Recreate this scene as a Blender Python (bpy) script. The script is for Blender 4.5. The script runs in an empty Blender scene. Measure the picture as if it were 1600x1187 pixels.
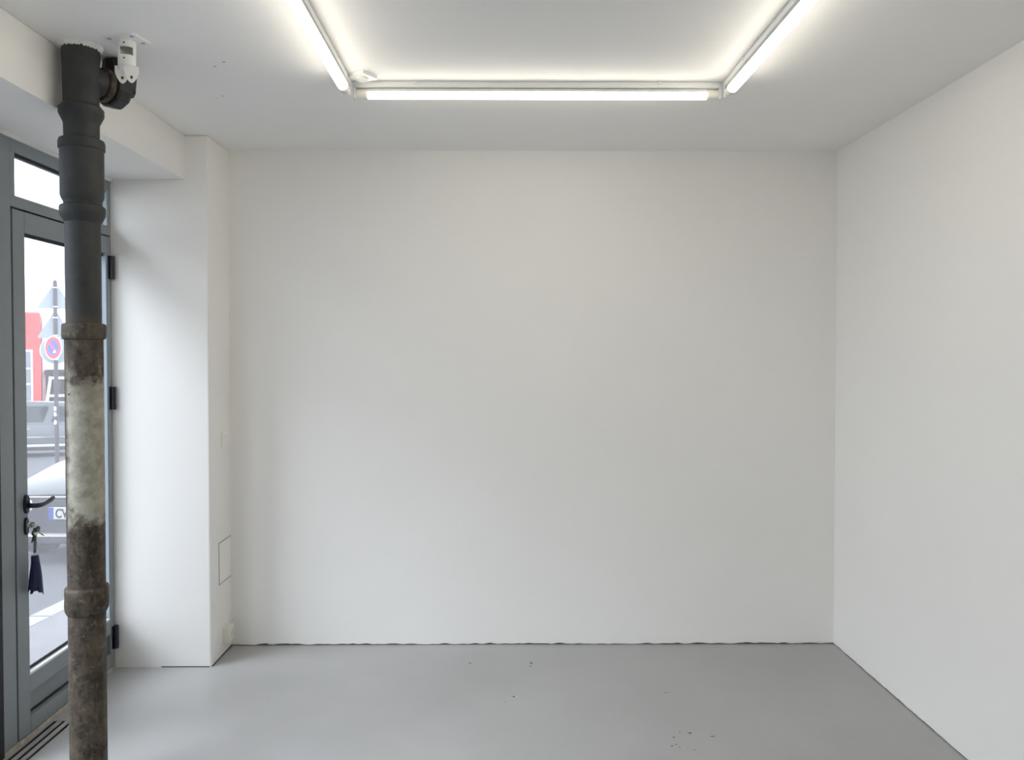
import bpy, bmesh, math, random
from mathutils import Vector, Matrix, noise
random.seed(7)
SC = bpy.context.scene
COL = SC.collection
R = math.radians

# ------------------------------------------------------------------ camera
cam_data = bpy.data.cameras.new('camera')
cam_data.sensor_fit = 'HORIZONTAL'; cam_data.sensor_width = 36.0
cam_data.lens = 27.0                       # 1200 px focal length over 1600 px
cam_data.shift_x = 12.1 / 1600; cam_data.shift_y = -15.4 / 1600
cam_data.clip_start = 0.05; cam_data.clip_end = 300
cam = bpy.data.objects.new('camera', cam_data); COL.objects.link(cam)
cam.location = (0, 0, 1.62)
cam.rotation_euler = (R(88.8), 0, R(-0.4))
SC.camera = cam

# ------------------------------------------------------------------ sky, veiled sun, exposure
SKY = 3.5
SUN = 3.0
TUBE = 19.0
w = bpy.data.worlds.new('overcast_sky'); SC.world = w; w.use_nodes = True
nt = w.node_tree; nt.nodes.clear()
wo = nt.nodes.new('ShaderNodeOutputWorld'); wb = nt.nodes.new('ShaderNodeBackground')
wb.inputs['Color'].default_value = (0.88, 0.90, 1.0, 1); wb.inputs['Strength'].default_value = SKY
nt.links.new(wb.outputs[0], wo.inputs[0])
sl = bpy.data.lights.new('veiled_sun', 'SUN'); sl.energy = SUN; sl.angle = R(32); sl.color = (0.86, 0.88, 1.0)
so = bpy.data.objects.new('veiled_sun', sl); COL.objects.link(so)
so.rotation_euler = Vector((1.0, 0.62, -0.95)).to_track_quat('-Z', 'Y').to_euler()
so.location = (-12, -8, 12)
vs = SC.view_settings
vs.view_transform = 'Standard'; vs.look = 'None'; vs.exposure = 0.0; vs.gamma = 1.0
vs.use_curve_mapping = False
SC.cycles.diffuse_bounces = 10; SC.cycles.max_bounces = 14       # white room: light keeps bouncing

# ------------------------------------------------------------------ materials
MATS = {}
def mat(name, col, rough=0.5, metal=0.0, var=0.0, vscale=6.0, bump=0.0, bscale=40.0, spec=0.5, coat=0.0):
    m = bpy.data.materials.new(name); m.use_nodes = True
    n = m.node_tree.nodes; l = m.node_tree.links
    b = n['Principled BSDF']
    c = (*col, 1)
    b.inputs['Base Color'].default_value = c
    b.inputs['Roughness'].default_value = rough
    b.inputs['Metallic'].default_value = metal
    b.inputs['Specular IOR Level'].default_value = spec
    if coat: b.inputs['Coat Weight'].default_value = coat; b.inputs['Coat Roughness'].default_value = 0.03
    tc = n.new('ShaderNodeTexCoord')
    if var > 0:
        nz = n.new('ShaderNodeTexNoise'); nz.inputs['Scale'].default_value = vscale
        nz.inputs['Detail'].default_value = 6; nz.inputs['Roughness'].default_value = 0.6
        l.new(tc.outputs['Object'], nz.inputs['Vector'])
        rp = n.new('ShaderNodeValToRGB')
        rp.color_ramp.elements[0].position = 0.3; rp.color_ramp.elements[1].position = 0.7
        rp.color_ramp.elements[0].color = tuple(max(0, x * (1 - var)) for x in col) + (1,)
        rp.color_ramp.elements[1].color = tuple(min(1, x * (1 + var)) for x in col) + (1,)
        l.new(nz.outputs['Fac'], rp.inputs['Fac']); l.new(rp.outputs['Color'], b.inputs['Base Color'])
    if bump > 0:
        nb = n.new('ShaderNodeTexNoise'); nb.inputs['Scale'].default_value = bscale
        nb.inputs['Detail'].default_value = 5
        l.new(tc.outputs['Object'], nb.inputs['Vector'])
        bp = n.new('ShaderNodeBump'); bp.inputs['Strength'].default_value = bump; bp.inputs['Distance'].default_value = 0.01
        l.new(nb.outputs['Fac'], bp.inputs['Height']); l.new(bp.outputs['Normal'], b.inputs['Normal'])
    MATS[name] = m
    return m

def emis(name, col, s):
    m = bpy.data.materials.new(name); m.use_nodes = True
    n = m.node_tree.nodes; n.clear()
    o = n.new('ShaderNodeOutputMaterial'); e = n.new('ShaderNodeEmission')
    e.inputs['Color'].default_value = (*col, 1); e.inputs['Strength'].default_value = s
    m.node_tree.links.new(e.outputs[0], o.inputs[0]); MATS[name] = m; return m

def glass(name, veil=0.05, tint=(0.93, 0.96, 0.96), refl=1.0):
    """window glass: clear, reflecting at glancing angles, with a thin film of dust"""
    m = bpy.data.materials.new(name); m.use_nodes = True
    n = m.node_tree.nodes; l = m.node_tree.links; n.clear()
    o = n.new('ShaderNodeOutputMaterial')
    tr = n.new('ShaderNodeBsdfTransparent'); tr.inputs['Color'].default_value = (*tint, 1)
    gl = n.new('ShaderNodeBsdfGlossy'); gl.inputs['Roughness'].default_value = 0.02
    fr = n.new('ShaderNodeFresnel'); fr.inputs['IOR'].default_value = 1.3
    mx = n.new('ShaderNodeMixShader')
    ge = n.new('ShaderNodeNewGeometry')                      # reflection at the face met first, none on leaving the pane
    iv = n.new('ShaderNodeMath'); iv.operation = 'SUBTRACT'; iv.inputs[0].default_value = 1.0; l.new(ge.outputs['Backfacing'], iv.inputs[1])
    fm = n.new('ShaderNodeMath'); fm.operation = 'MULTIPLY'; l.new(fr.outputs[0], fm.inputs[0]); l.new(iv.outputs[0], fm.inputs[1])
    l.new(fm.outputs[0], mx.inputs[0]); l.new(tr.outputs[0], mx.inputs[1]); l.new(gl.outputs[0], mx.inputs[2])
    tl = n.new('ShaderNodeBsdfTranslucent'); tl.inputs['Color'].default_value = (0.9, 0.92, 0.95, 1)
    nz = n.new('ShaderNodeTexNoise'); nz.inputs['Scale'].default_value = 3; nz.inputs['Detail'].default_value = 6
    tc = n.new('ShaderNodeTexCoord'); l.new(tc.outputs['Object'], nz.inputs['Vector'])
    mp = n.new('ShaderNodeMapRange'); mp.inputs['To Min'].default_value = veil * .7; mp.inputs['To Max'].default_value = veil * 1.3
    l.new(nz.outputs['Fac'], mp.inputs['Value'])
    m2 = n.new('ShaderNodeMixShader')
    l.new(mp.outputs[0], m2.inputs[0]); l.new(mx.outputs[0], m2.inputs[1]); l.new(tl.outputs[0], m2.inputs[2])
    l.new(m2.outputs[0], o.inputs[0]); MATS[name] = m; return m

mat('plaster', (0.875, 0.862, 0.832), 0.75, var=0.012, vscale=1.3, bump=0.12, bscale=9, spec=0.25)
mat('ceiling_paint', (0.87, 0.862, 0.84), 0.8, var=0.012, vscale=1.5, bump=0.08, bscale=12, spec=0.2)
mat('dark_gap', (0.045, 0.043, 0.04), 0.9)
mat('caulk', (0.78, 0.77, 0.73), 0.6, var=0.05, vscale=14)
mat('alu_grey', (0.235, 0.26, 0.275), 0.42, var=0.05, vscale=7, spec=0.5)
mat('alu_light', (0.34, 0.40, 0.45), 0.35, spec=0.5)
mat('bead_white', (0.80, 0.82, 0.83), 0.4, var=0.04)
mat('rubber', (0.012, 0.013, 0.018), 0.6, bump=0.3, bscale=150)
mat('black_plastic', (0.010, 0.012, 0.022), 0.35, var=0.1, spec=0.5)
mat('white_plastic', (0.80, 0.80, 0.78), 0.4, var=0.02)
mat('cream_plastic', (0.78, 0.77, 0.69), 0.4, var=0.02)
mat('batten_metal', (0.78, 0.79, 0.78), 0.38, var=0.02)
mat('lamp_cap', (0.80, 0.76, 0.70), 0.4, var=0.03)
mat('tube_back', (0.75, 0.75, 0.73), 0.5, var=0.02)
mat('sill_dirt', (0.42, 0.38, 0.32), 0.8, var=0.35, vscale=18, bump=0.3, bscale=40)
mat('grate_metal', (0.36, 0.35, 0.345), 0.45, var=0.18, vscale=20)
mat('brass_key', (0.50, 0.43, 0.30), 0.3, 0.9, var=0.15, vscale=60)
mat('steel_key', (0.62, 0.61, 0.58), 0.28, 0.95, var=0.1, vscale=60)
mat('navy_leather', (0.010, 0.014, 0.065), 0.55, var=0.3, vscale=50, bump=0.2, bscale=120)
mat('teal_cord', (0.03, 0.08, 0.11), 0.6, var=0.2, vscale=80)
mat('tape', (0.016, 0.015, 0.016), 0.55, var=0.35, vscale=25, bump=0.4, bscale=30)
emis('tube_light', (1.0, 0.93, 0.80), TUBE)
glass('door_glass', 0.06)
glass('added_window_glass', 0.03)
mat('pavement', (0.15, 0.147, 0.15), 0.85, var=0.15, vscale=5, bump=0.3, bscale=30)
mat('kerb_stone', (0.27, 0.27, 0.275), 0.8, var=0.08, vscale=8, bump=0.2)
mat('asphalt', (0.075, 0.077, 0.083), 0.85, var=0.15, vscale=12, bump=0.3, bscale=80)
mat('car_graphite', (0.022, 0.026, 0.030), 0.3, 0.0, var=0.03, coat=0.9)
mat('car_silver', (0.12, 0.13, 0.14), 0.4, 0.2, var=0.03, coat=0.5)
mat('car_glass', (0.03, 0.035, 0.04), 0.05, spec=0.5)
mat('car_trim', (0.03, 0.03, 0.035), 0.5, var=0.1)
mat('chrome', (0.85, 0.86, 0.88), 0.12, 1.0, var=0.01)
mat('tyre', (0.02, 0.02, 0.022), 0.8, var=0.2)
mat('head_lamp', (0.80, 0.83, 0.86), 0.08, 0.3, var=0.02)
mat('plate_white', (0.42, 0.42, 0.42), 0.6, var=0.01, spec=0.2)
mat('plate_blue', (0.02, 0.04, 0.25), 0.45, var=0.02)
mat('plate_ink', (0.01, 0.01, 0.012), 0.7, var=0.02, spec=0.1)
mat('sign_back', (0.33, 0.38, 0.42), 0.5, 0.2, var=0.06, vscale=5)
mat('pole_brown', (0.055, 0.045, 0.055), 0.6, var=0.3, vscale=9)
mat('clamp_steel', (0.75, 0.77, 0.8), 0.3, 0.6, var=0.03)
mat('sign_red', (0.72, 0.05, 0.06), 0.45, var=0.02)
mat('sign_blue', (0.05, 0.10, 0.55), 0.45, var=0.02)
mat('sign_white', (0.85, 0.85, 0.86), 0.45, var=0.02)
mat('red_render', (0.78, 0.10, 0.09), 0.8, var=0.04, vscale=2)
mat('pale_render', (0.82, 0.82, 0.82), 0.85, var=0.03, vscale=2)
mat('window_grey', (0.25, 0.28, 0.31), 0.2, var=0.15, vscale=2)
mat('slat_grey', (0.07, 0.07, 0.075), 0.6, var=0.1)
mat('shutter_dark', (0.025, 0.025, 0.028), 0.6, var=0.15, vscale=4)
mat('ladder_cream', (0.85, 0.82, 0.66), 0.6, var=0.05)

def floor_material():
    m = mat('floor_paint', (0.40, 0.395, 0.385), 0.42, bump=0.06, bscale=25, spec=0.4)
    n = m.node_tree.nodes; l = m.node_tree.links; b = n['Principled BSDF']
    tc = n.new('ShaderNodeTexCoord')
    a = n.new('ShaderNodeTexNoise'); a.inputs['Scale'].default_value = 2.2; a.inputs['Detail'].default_value = 5
    l.new(tc.outputs['Object'], a.inputs['Vector'])
    r = n.new('ShaderNodeValToRGB'); r.color_ramp.elements[0].position = .3; r.color_ramp.elements[1].position = .72
    r.color_ramp.elements[0].color = (0.36, 0.357, 0.35, 1); r.color_ramp.elements[1].color = (0.40, 0.397, 0.39, 1)
    l.new(a.outputs['Fac'], r.inputs['Fac'])
    l.new(r.outputs['Color'], b.inputs['Base Color'])
    mr = n.new('ShaderNodeMapRange'); mr.inputs['To Min'].default_value = .27; mr.inputs['To Max'].default_value = .40
    l.new(a.outputs['Fac'], mr.inputs['Value']); l.new(mr.outputs[0], b.inputs['Roughness'])
floor_material()

def pipe_material(name, dark):
    """cast iron: charcoal paint above, bare iron with rust, cement smears and a worn pale patch below"""
    m = bpy.data.materials.new(name); m.use_nodes = True
    n = m.node_tree.nodes; l = m.node_tree.links; b = n['Principled BSDF']
    b.inputs['Roughness'].default_value = 0.6; b.inputs['Specular IOR Level'].default_value = 0.35
    tc = n.new('ShaderNodeTexCoord')
    def nz(sc, det=8, rough=.65, stretch=1.0):
        mp = n.new('ShaderNodeMapping'); mp.inputs['Scale'].default_value = (1, 1, stretch)
        l.new(tc.outputs['Object'], mp.inputs['Vector'])
        q = n.new('ShaderNodeTexNoise'); q.inputs['Scale'].default_value = sc; q.inputs['Detail'].default_value = det
        q.inputs['Roughness'].default_value = rough; l.new(mp.outputs[0], q.inputs['Vector']); return q.outputs['Fac']
    def ramp(f, p0, c0, p1, c1):
        r = n.new('ShaderNodeValToRGB'); r.color_ramp.elements[0].position = p0; r.color_ramp.elements[1].position = p1
        r.color_ramp.elements[0].color = (*c0, 1); r.color_ramp.elements[1].color = (*c1, 1)
        l.new(f, r.inputs['Fac']); return r.outputs['Color']
    def mix(f, a, c):
        q = n.new('ShaderNodeMix'); q.data_type = 'RGBA'
        l.new(f, q.inputs[0]); l.new(a, q.inputs[6]); l.new(c, q.inputs[7]); return q.outputs[2]
    if dark:
        col = ramp(nz(9), .35, (0.028, 0.032, 0.033), .7, (0.050, 0.049, 0.046))
        rust = ramp(nz(26), .62, (0, 0, 0), .72, (0.5, 0.5, 0.5))
        br = ramp(nz(5), .3, (0.07, 0.05, 0.035), .7, (0.10, 0.075, 0.05))
        col = mix(rust, col, br)
        # rusty ring of flaking paint just above the cement collar
        sx = n.new('ShaderNodeSeparateXYZ'); l.new(tc.outputs['Object'], sx.inputs[0])
        ad = n.new('ShaderNodeMath'); ad.operation = 'MULTIPLY_ADD'; ad.inputs[1].default_value = 0.16
        l.new(nz(14), ad.inputs[0]); l.new(sx.outputs['Z'], ad.inputs[2])
        f = ramp(ad.outputs[0], 0, (0, 0, 0), 1, (1, 1, 1))
        mr = n.new('ShaderNodeMapRange'); mr.inputs['From Min'].default_value = 1.86; mr.inputs['From Max'].default_value = 1.79
        l.new(ad.outputs[0], mr.inputs['Value'])
        col = mix(mr.outputs[0], col, br)
    else:
        col = ramp(nz(17, 10, .75, stretch=.6), .40, (0.022, 0.015, 0.010), .62, (0.105, 0.080, 0.056))
        gr = ramp(nz(34, 10, .8), .54, (0, 0, 0), .62, (.75, .75, .75))
        gc = ramp(nz(7), .3, (0.11, 0.100, 0.078), .7, (0.19, 0.172, 0.13))
        col = mix(gr, col, gc)
        sx = n.new('ShaderNodeSeparateXYZ'); l.new(tc.outputs['Object'], sx.inputs[0])
        ad = n.new('ShaderNodeMath'); ad.operation = 'MULTIPLY_ADD'; ad.inputs[1].default_value = 0.42
        l.new(nz(8, 9, .7), ad.inputs[0]); l.new(sx.outputs['Z'], ad.inputs[2])
        lo = n.new('ShaderNodeMapRange'); lo.inputs['From Min'].default_value = 1.19; lo.inputs['From Max'].default_value = 1.25
        hi = n.new('ShaderNodeMapRange'); hi.inputs['From Min'].default_value = 1.77; hi.inputs['From Max'].default_value = 1.72
        l.new(ad.outputs[0], lo.inputs['Value']); l.new(ad.outputs[0], hi.inputs['Value'])
        # the worn patch runs down the room side of the pipe only
        sd = n.new('ShaderNodeMath'); sd.operation = 'MULTIPLY_ADD'; sd.inputs[1].default_value = 0.05
        l.new(nz(20), sd.inputs[0]); l.new(sx.outputs['X'], sd.inputs[2])
        si = n.new('ShaderNodeMapRange'); si.inputs['From Min'].default_value = -0.022; si.inputs['From Max'].default_value = 0.0
        l.new(sd.outputs[0], si.inputs['Value'])
        mu = n.new('ShaderNodeMath'); mu.operation = 'MULTIPLY'; l.new(lo.outputs[0], mu.inputs[0]); l.new(hi.outputs[0], mu.inputs[1])
        m3 = n.new('ShaderNodeMath'); m3.operation = 'MULTIPLY'; l.new(mu.outputs[0], m3.inputs[0]); l.new(si.outputs[0], m3.inputs[1])
        pc = ramp(nz(16), .33, (0.20, 0.185, 0.14), .6, (0.40, 0.385, 0.315))
        col = mix(m3.outputs[0], col, pc)
        chip = ramp(nz(45, 4), .68, (0, 0, 0), .70, (1, 1, 1))
        dk = ramp(nz(3), .3, (0.02, 0.018, 0.015), .7, (0.03, 0.026, 0.02))
        col = mix(chip, col, dk)
    l.new(col, b.inputs['Base Color'])
    bp = n.new('ShaderNodeBump'); bp.inputs['Strength'].default_value = .35 if not dark else .15; bp.inputs['Distance'].default_value = .004
    l.new(nz(40, 6), bp.inputs['Height']); l.new(bp.outputs['Normal'], b.inputs['Normal'])
    MATS[name] = m
pipe_material('iron_painted', True)
pipe_material('iron_bare', False)

# ------------------------------------------------------------------ helpers
ORG = {}
def tag(o, label=None, cat=None, group=None, kind=None):
    if label: o['label'] = label
    if cat: o['category'] = cat
    if group: o['group'] = group
    if kind: o['kind'] = kind
    return o
def thing(name, loc, label=None, cat=None, group=None, kind=None, local=False):
    o = bpy.data.objects.new(name, None); COL.objects.link(o)
    o.location = loc; o.empty_display_size = 0.1
    ORG[o.name] = Vector((0, 0, 0)) if local else Vector(loc)
    return tag(o, label, cat, group, kind)
def part(name, bm, m, parent=None, smooth=False, org=None):
    """bm in world coordinates (or the parent's own coordinates when it was made local)"""
    me = bpy.data.meshes.new(name)
    off = ORG[parent.name] if parent else (Vector(org) if org else Vector((0, 0, 0)))
    bmesh.ops.translate(bm, verts=bm.verts, vec=-off)
    bmesh.ops.recalc_face_normals(bm, faces=bm.faces)
    bm.to_mesh(me); bm.free()
    if smooth:
        for p in me.polygons: p.use_smooth = True
        if smooth != 'all': me.set_sharp_from_angle(angle=R(40))
    me.materials.append(MATS[m] if isinstance(m, str) else m)
    o = bpy.data.objects.new(name, me); COL.objects.link(o)
    if parent: o.parent = parent
    else: o.location = off
    ORG[o.name] = off
    return o
def B(): return bmesh.new()
def box(bm, lo, hi, bevel=0.0, seg=2):
    g = bmesh.ops.create_cube(bm, size=1.0)
    vs_ = g['verts']
    for v in vs_:
        v.co = Vector((lo[i] + (hi[i] - lo[i]) * (v.co[i] + .5) for i in range(3)))
    if bevel:
        es = list({e for v in vs_ for e in v.link_edges})
        bmesh.ops.bevel(bm, geom=es, offset=bevel, segments=seg, profile=.5, affect='EDGES')
    return bm
def BX(lo, hi, bevel=0.0, seg=2): return box(B(), lo, hi, bevel, seg)
def lathe(bm, prof, c, axis='Z', seg=40, wob=0.0):
    """prof: list of (radius, height); closed with caps"""
    rings = []
    for r, h in prof:
        ring = []
        for k in range(seg):
            a = 2 * math.pi * k / seg
            rr = r * (1 + wob * (noise.noise(Vector((math.cos(a) * 3, math.sin(a) * 3, h * 23)))))
            p = Vector((rr * math.cos(a), rr * math.sin(a), h))
            if axis == 'X': p = Vector((p.z, p.x, p.y))
            if axis == 'Y': p = Vector((p.x, p.z, p.y))
            ring.append(bm.verts.new(p + Vector(c)))
        rings.append(ring)
    for a, b in zip(rings, rings[1:]):
        for k in range(seg):
            bm.faces.new((a[k], a[(k + 1) % seg], b[(k + 1) % seg], b[k]))
    bm.faces.new(rings[0]); bm.faces.new(rings[-1])
    return bm
def tube(bm, pts, rad, seg=12, flat=1.0):
    pts = [Vector(p) for p in pts]; rings = []
    n = len(pts)
    for i, p in enumerate(pts):
        t = (pts[min(i + 1, n - 1)] - pts[max(i - 1, 0)]).normalized()
        up = Vector((0, 0, 1)) if abs(t.z) < .9 else Vector((0, 1, 0))
        s = t.cross(up).normalized(); u = s.cross(t)
        r = rad[i] if isinstance(rad, (list, tuple)) else rad
        rings.append([bm.verts.new(p + s * math.cos(a) * r * flat + u * math.sin(a) * r) for a in [2 * math.pi * k / seg for k in range(seg)]])
    for a, b in zip(rings, rings[1:]):
        for k in range(seg): bm.faces.new((a[k], a[(k + 1) % seg], b[(k + 1) % seg], b[k]))
    bm.faces.new(rings[0]); bm.faces.new(rings[-1])
    return bm
def prism(bm, poly, M, th):
    """poly of (u,v); M maps (u,v,w) to the world; extruded from w=0 to th"""
    a = [bm.verts.new(M @ Vector((u, v, 0))) for u, v in poly]
    b = [bm.verts.new(M @ Vector((u, v, th))) for u, v in poly]
    n = len(poly)
    bm.faces.new(a); bm.faces.new(b)
    for k in range(n): bm.faces.new((a[k], a[(k + 1) % n], b[(k + 1) % n], b[k]))
    return bm
def holed(bm, outer, hole, M, th):
    """plate with a hole; outer and hole have the same number of points"""
    n = len(outer); L = []
    for w_ in (0, th):
        L.append(([bm.verts.new(M @ Vector((u, v, w_))) for u, v in outer], [bm.verts.new(M @ Vector((u, v, w_))) for u, v in hole]))
    for o_, h_ in L:
        for k in range(n): bm.faces.new((o_[k], o_[(k + 1) % n], h_[(k + 1) % n], h_[k]))
    for i in (0, 1):
        a, b = L[0][i], L[1][i]
        for k in range(n): bm.faces.new((a[k], a[(k + 1) % n], b[(k + 1) % n], b[k]))
    return bm
def frame(o, u, v):
    u = Vector(u).normalized(); v = Vector(v).normalized(); w_ = u.cross(v)
    return Matrix(((u.x, v.x, w_.x, o[0]), (u.y, v.y, w_.y, o[1]), (u.z, v.z, w_.z, o[2]), (0, 0, 0, 1)))
def circ(r, n=32, c=(0, 0), a0=0): return [(c[0] + r * math.cos(a0 + 2 * math.pi * k / n), c[1] + r * math.sin(a0 + 2 * math.pi * k / n)) for k in range(n)]

# ------------------------------------------------------------------ the room
H = 2.738; D = 4.25; XL = -1.487; XR = 1.87; D1 = 3.955; XB = -1.605; XD = -1.985; XO = -2.22
YB = -3.2; SOF = 2.512
GX0, GX1, GY0, GY1 = -1.972, -1.872, 1.6, 3.376          # slot drain in the floor by the door

# floor with the recess of the slot drain
bm = B()
for lo, hi in (((XO, YB, -.14), (GX0, D + .1, 0)), ((GX1, YB, -.14), (XR + .1, D + .1, 0)),
               ((GX0, YB, -.14), (GX1, GY0, 0)), ((GX0, GY1, -.14), (GX1, D + .1, 0)), ((GX0, GY0, -.14), (GX1, GY1, -.05))):
    box(bm, lo, hi)
floor = part('floor', bm, 'floor_paint'); tag(floor, 'grey painted concrete floor with a few paint chips', kind='structure')

def ragged_wall(name, p0, p1, nrm, amp, label, th=0.15, seed=0):
    """wall face from p0 to p1 whose plaster stops a few uneven millimetres above the floor"""
    rnd = random.Random(seed); bm = B()
    p0 = Vector((*p0, 0)); p1 = Vector((*p1, 0)); L = (p1 - p0).length; n = max(8, int(L / .02)); nr = Vector((*nrm, 0))
    lev = [(0, 0), (0.05, 0), (.4, 0), (1.2, 0), (2.0, 0), (H, 0)]
    cols = []
    for k in range(n + 1):
        p = p0.lerp(p1, k / n)
        g = .0025 + amp * max(0, noise.noise(Vector((k * .37 + seed * 7, .3, 0))) + .35) + rnd.random() * amp * .35
        c = [bm.verts.new(p - nr * .03 + Vector((0, 0, g)))]
        for z, _ in lev:
            bulge = 0.004 * noise.noise(Vector((k * .02 + seed, z * .8, 1.7)))
            edge = min(1, k / 6, (n - k) / 6)
            c.append(bm.verts.new(p + nr * bulge * edge + Vector((0, 0, max(z, g)))))
        cols.append(c)
    for a, b in zip(cols, cols[1:]):
        for i in range(len(a) - 1): bm.faces.new((a[i], b[i], b[i + 1], a[i + 1]))
    # back of the wall
    q = [p0 - nr * th, p1 - nr * th]
    v = [bm.verts.new(q[0]), bm.verts.new(q[1]), bm.verts.new(q[1] + Vector((0, 0, H))), bm.verts.new(q[0] + Vector((0, 0, H)))]
    bm.faces.new(v)
    o = part(name, bm, 'plaster', smooth=True); tag(o, label, kind='structure')
    gb = B()
    a = p0 - nr * .012; c = p1 - nr * .03
    box(gb, (min(a.x, c.x), min(a.y, c.y), -.002), (max(a.x, c.x), max(a.y, c.y), .03))
    part('shadow_gap', gb, 'dark_gap', o)
    return o
wall_back = ragged_wall('wall_back', (XL - .05, D), (XR + .05, D), (0, -1), .008, 'white plastered end wall', seed=1)
wall_right = ragged_wall('wall_right', (XR, YB), (XR, D + .03), (-1, 0), .004, 'white plastered side wall on the right', seed=2)
o = part('wall_front', BX((XO, YB - .15, -.1), (XR + .15, YB, H)), 'plaster'); tag(o, 'white wall at the near end of the room', kind='structure')
ceiling = part('ceiling', BX((XO, YB - .15, H), (XR + .15, D + .15, H + .15)), 'ceiling_paint'); tag(ceiling, 'white painted ceiling', kind='structure')

# left wall: pillar in the corner, masonry at the near end
bm = B(); box(bm, (XO, D1, -.14), (XL, D + .1, H), .012, 3)
wall_left = part('wall_left', bm, 'plaster', smooth=True); tag(wall_left, 'white plastered pillar and deep reveal beside the glazed door', kind='structure')
part('lintel', BX((XO, YB, SOF), (XB, D1 + .02, H), .006), 'plaster', wall_left, smooth=True)
part('end_pier', BX((XO, YB, -.14), (XB, .25, SOF + .01)), 'plaster', wall_left)
part('plaster_strip', BX((XD - .03, .25, SOF - .014), (XD + .014, D1, SOF + .002), .004), 'caulk', wall_left)
gb = B(); box(gb, (XL - .02, D1 + .006, -.001), (XL + .0015, D, .006)); box(gb, (XL - .26, D1 - .0015, -.001), (XL - .01, D1 + .02, .0045))
part('shadow_gap', gb, 'dark_gap', wall_left)
part('apron_wall', BX((XO, .25, -.14), (XD - .01, 3.0, .02)), 'plaster', wall_left)

# chips in the floor paint, specks on the ceiling
def blob(c, rx, ry, z0, z1, seed):
    rnd = random.Random(seed); bm = B()
    pts = [(rx * (0.6 + .6 * rnd.random()) * math.cos(a), ry * (0.6 + .6 * rnd.random()) * math.sin(a)) for a in [2 * math.pi * k / 9 for k in range(9)]]
    return prism(bm, pts, Matrix.Translation((c[0], c[1], z0)), z1 - z0)
mat('chip_dark', (0.13, 0.10, 0.085), 0.8, var=.3, vscale=60)
mat('chip_white', (0.75, 0.74, 0.72), 0.7, var=.1, vscale=60)
for i, (x, y, rx, ry, m) in enumerate([(.071, 3.601, .008, .005, 'chip_dark'), (.083, 3.60, .006, .004, 'chip_white'), (.169, 3.995, .007, .009, 'chip_dark'),
        (.165, 3.955, .005, .006, 'chip_dark'), (-.15, 3.994, .008, .004, 'chip_dark'), (.817, 3.245, .0075, .006, 'chip_dark'), (.716, 3.139, .005, .004, 'chip_dark'),
        (.774, 3.251, .004, .003, 'chip_dark'), (.735, 3.15, .005, .003, 'chip_dark'), (.801, 3.107, .0035, .003, 'chip_dark'), (.905, 3.217, .011, .003, 'chip_dark'), (.798, 3.637, .006, .003, 'chip_dark'),
        (.74, 3.21, .006, .003, 'chip_dark'), (.745, 3.125, .004, .002, 'chip_dark'), (.03, 3.54, .004, .003, 'chip_dark')]):
    part('paint_chip', blob((x, y), rx, ry, 0, .0008, i), m, floor)
mat('speck', (0.33, 0.31, 0.29), .8, var=.1)
for i, (x, y, r) in enumerate([(-1.104, 3.019, .006), (-1.053, 2.973, .007), (-1.197, 3.362, .006), (-1.23, 3.39, .004)]):
    part('screw_hole', blob((x, y), r, r * .6, H - .0008, H, 40 + i), 'speck', ceiling)

# ------------------------------------------------------------------ door with transom
door = thing('door_1', (XD, 3.55, 0), 'grey aluminium glazed door with transom window and black lever handle', kind='structure')
TX = -2.05
fp = [((TX, 3.063, 0), (XD, 3.149, SOF - .004)),                    # post at the lock side
      ((TX, 3.948, 0), (XD, D1, SOF - .004)),                       # hinge post
      ((TX, 3.149, 2.448), (XD, 3.948, SOF - .004)),                # head
      ((TX, 3.149, 2.222), (XD, 3.948, 2.266))]                     # transom bar
for nme, (lo, hi) in zip(('frame_post', 'frame_post', 'frame_head', 'transom_bar'), fp):
    part(nme, BX(lo, hi, .002), 'alu_grey', door)
tp = part('transom_frame', BX((TX, 3.149, 2.266), (XD, 3.178, 2.448), .001), 'alu_grey', door)
part('transom_stile', BX((TX, 3.925, 2.266), (XD, 3.948, 2.448), .001), 'alu_grey', tp)
part('glass_pane', BX((-2.016, 3.17, 2.258), (-2.010, 3.935, 2.456)), 'door_glass', tp)
part('gasket', BX((-2.012, 3.178, 2.436), (-1.998, 3.925, 2.449)), 'rubber', tp)
part('gasket', BX((-2.012, 3.911, 2.266), (-2.006, 3.925, 2.448)), 'rubber', tp)
part('glazing_bead', BX((-2.009, 3.915, 2.266), (XD - .001, 3.9255, 2.448)), 'alu_light', tp)
part('glazing_bead', BX((-2.009, 3.178, 2.266), (XD - .001, 3.925, 2.270)), 'alu_light', tp)
# leaf: stiles and rails, recessed bottom panel
LX = XD + .002
leaf = part('door_leaf', BX((TX, 3.157, .018), (LX, 3.236, 2.214), .0025), 'alu_grey', door)
part('stile', BX((TX, 3.911, .018), (LX, 3.944, 2.214), .0025), 'alu_grey', leaf)
part('top_rail', BX((TX, 3.236, 2.128), (LX, 3.911, 2.214), .002), 'alu_grey', leaf)
part('middle_rail', BX((TX, 3.236, .190), (LX, 3.911, .262), .002), 'alu_grey', leaf)
part('bottom_rail', BX((TX, 3.236, .018), (LX, 3.911, .088), .002), 'alu_grey', leaf)
part('bottom_panel', BX((-2.03, 3.23, .085), (-2.012, 3.915, .195)), 'alu_grey', leaf)
part('panel_gasket', BX((-2.0125, 3.236, .088), (-2.004, 3.911, .096)), 'rubber', leaf)
part('panel_gasket', BX((-2.0125, 3.905, .096), (-2.006, 3.911, .19)), 'rubber', leaf)
part('glass_pane', BX((-2.018, 3.228, .255), (-2.012, 3.919, 2.137)), 'door_glass', leaf)
part('gasket', BX((-2.014, 3.236, 2.115), (-2.000, 3.911, 2.129)), 'rubber', leaf)
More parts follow.
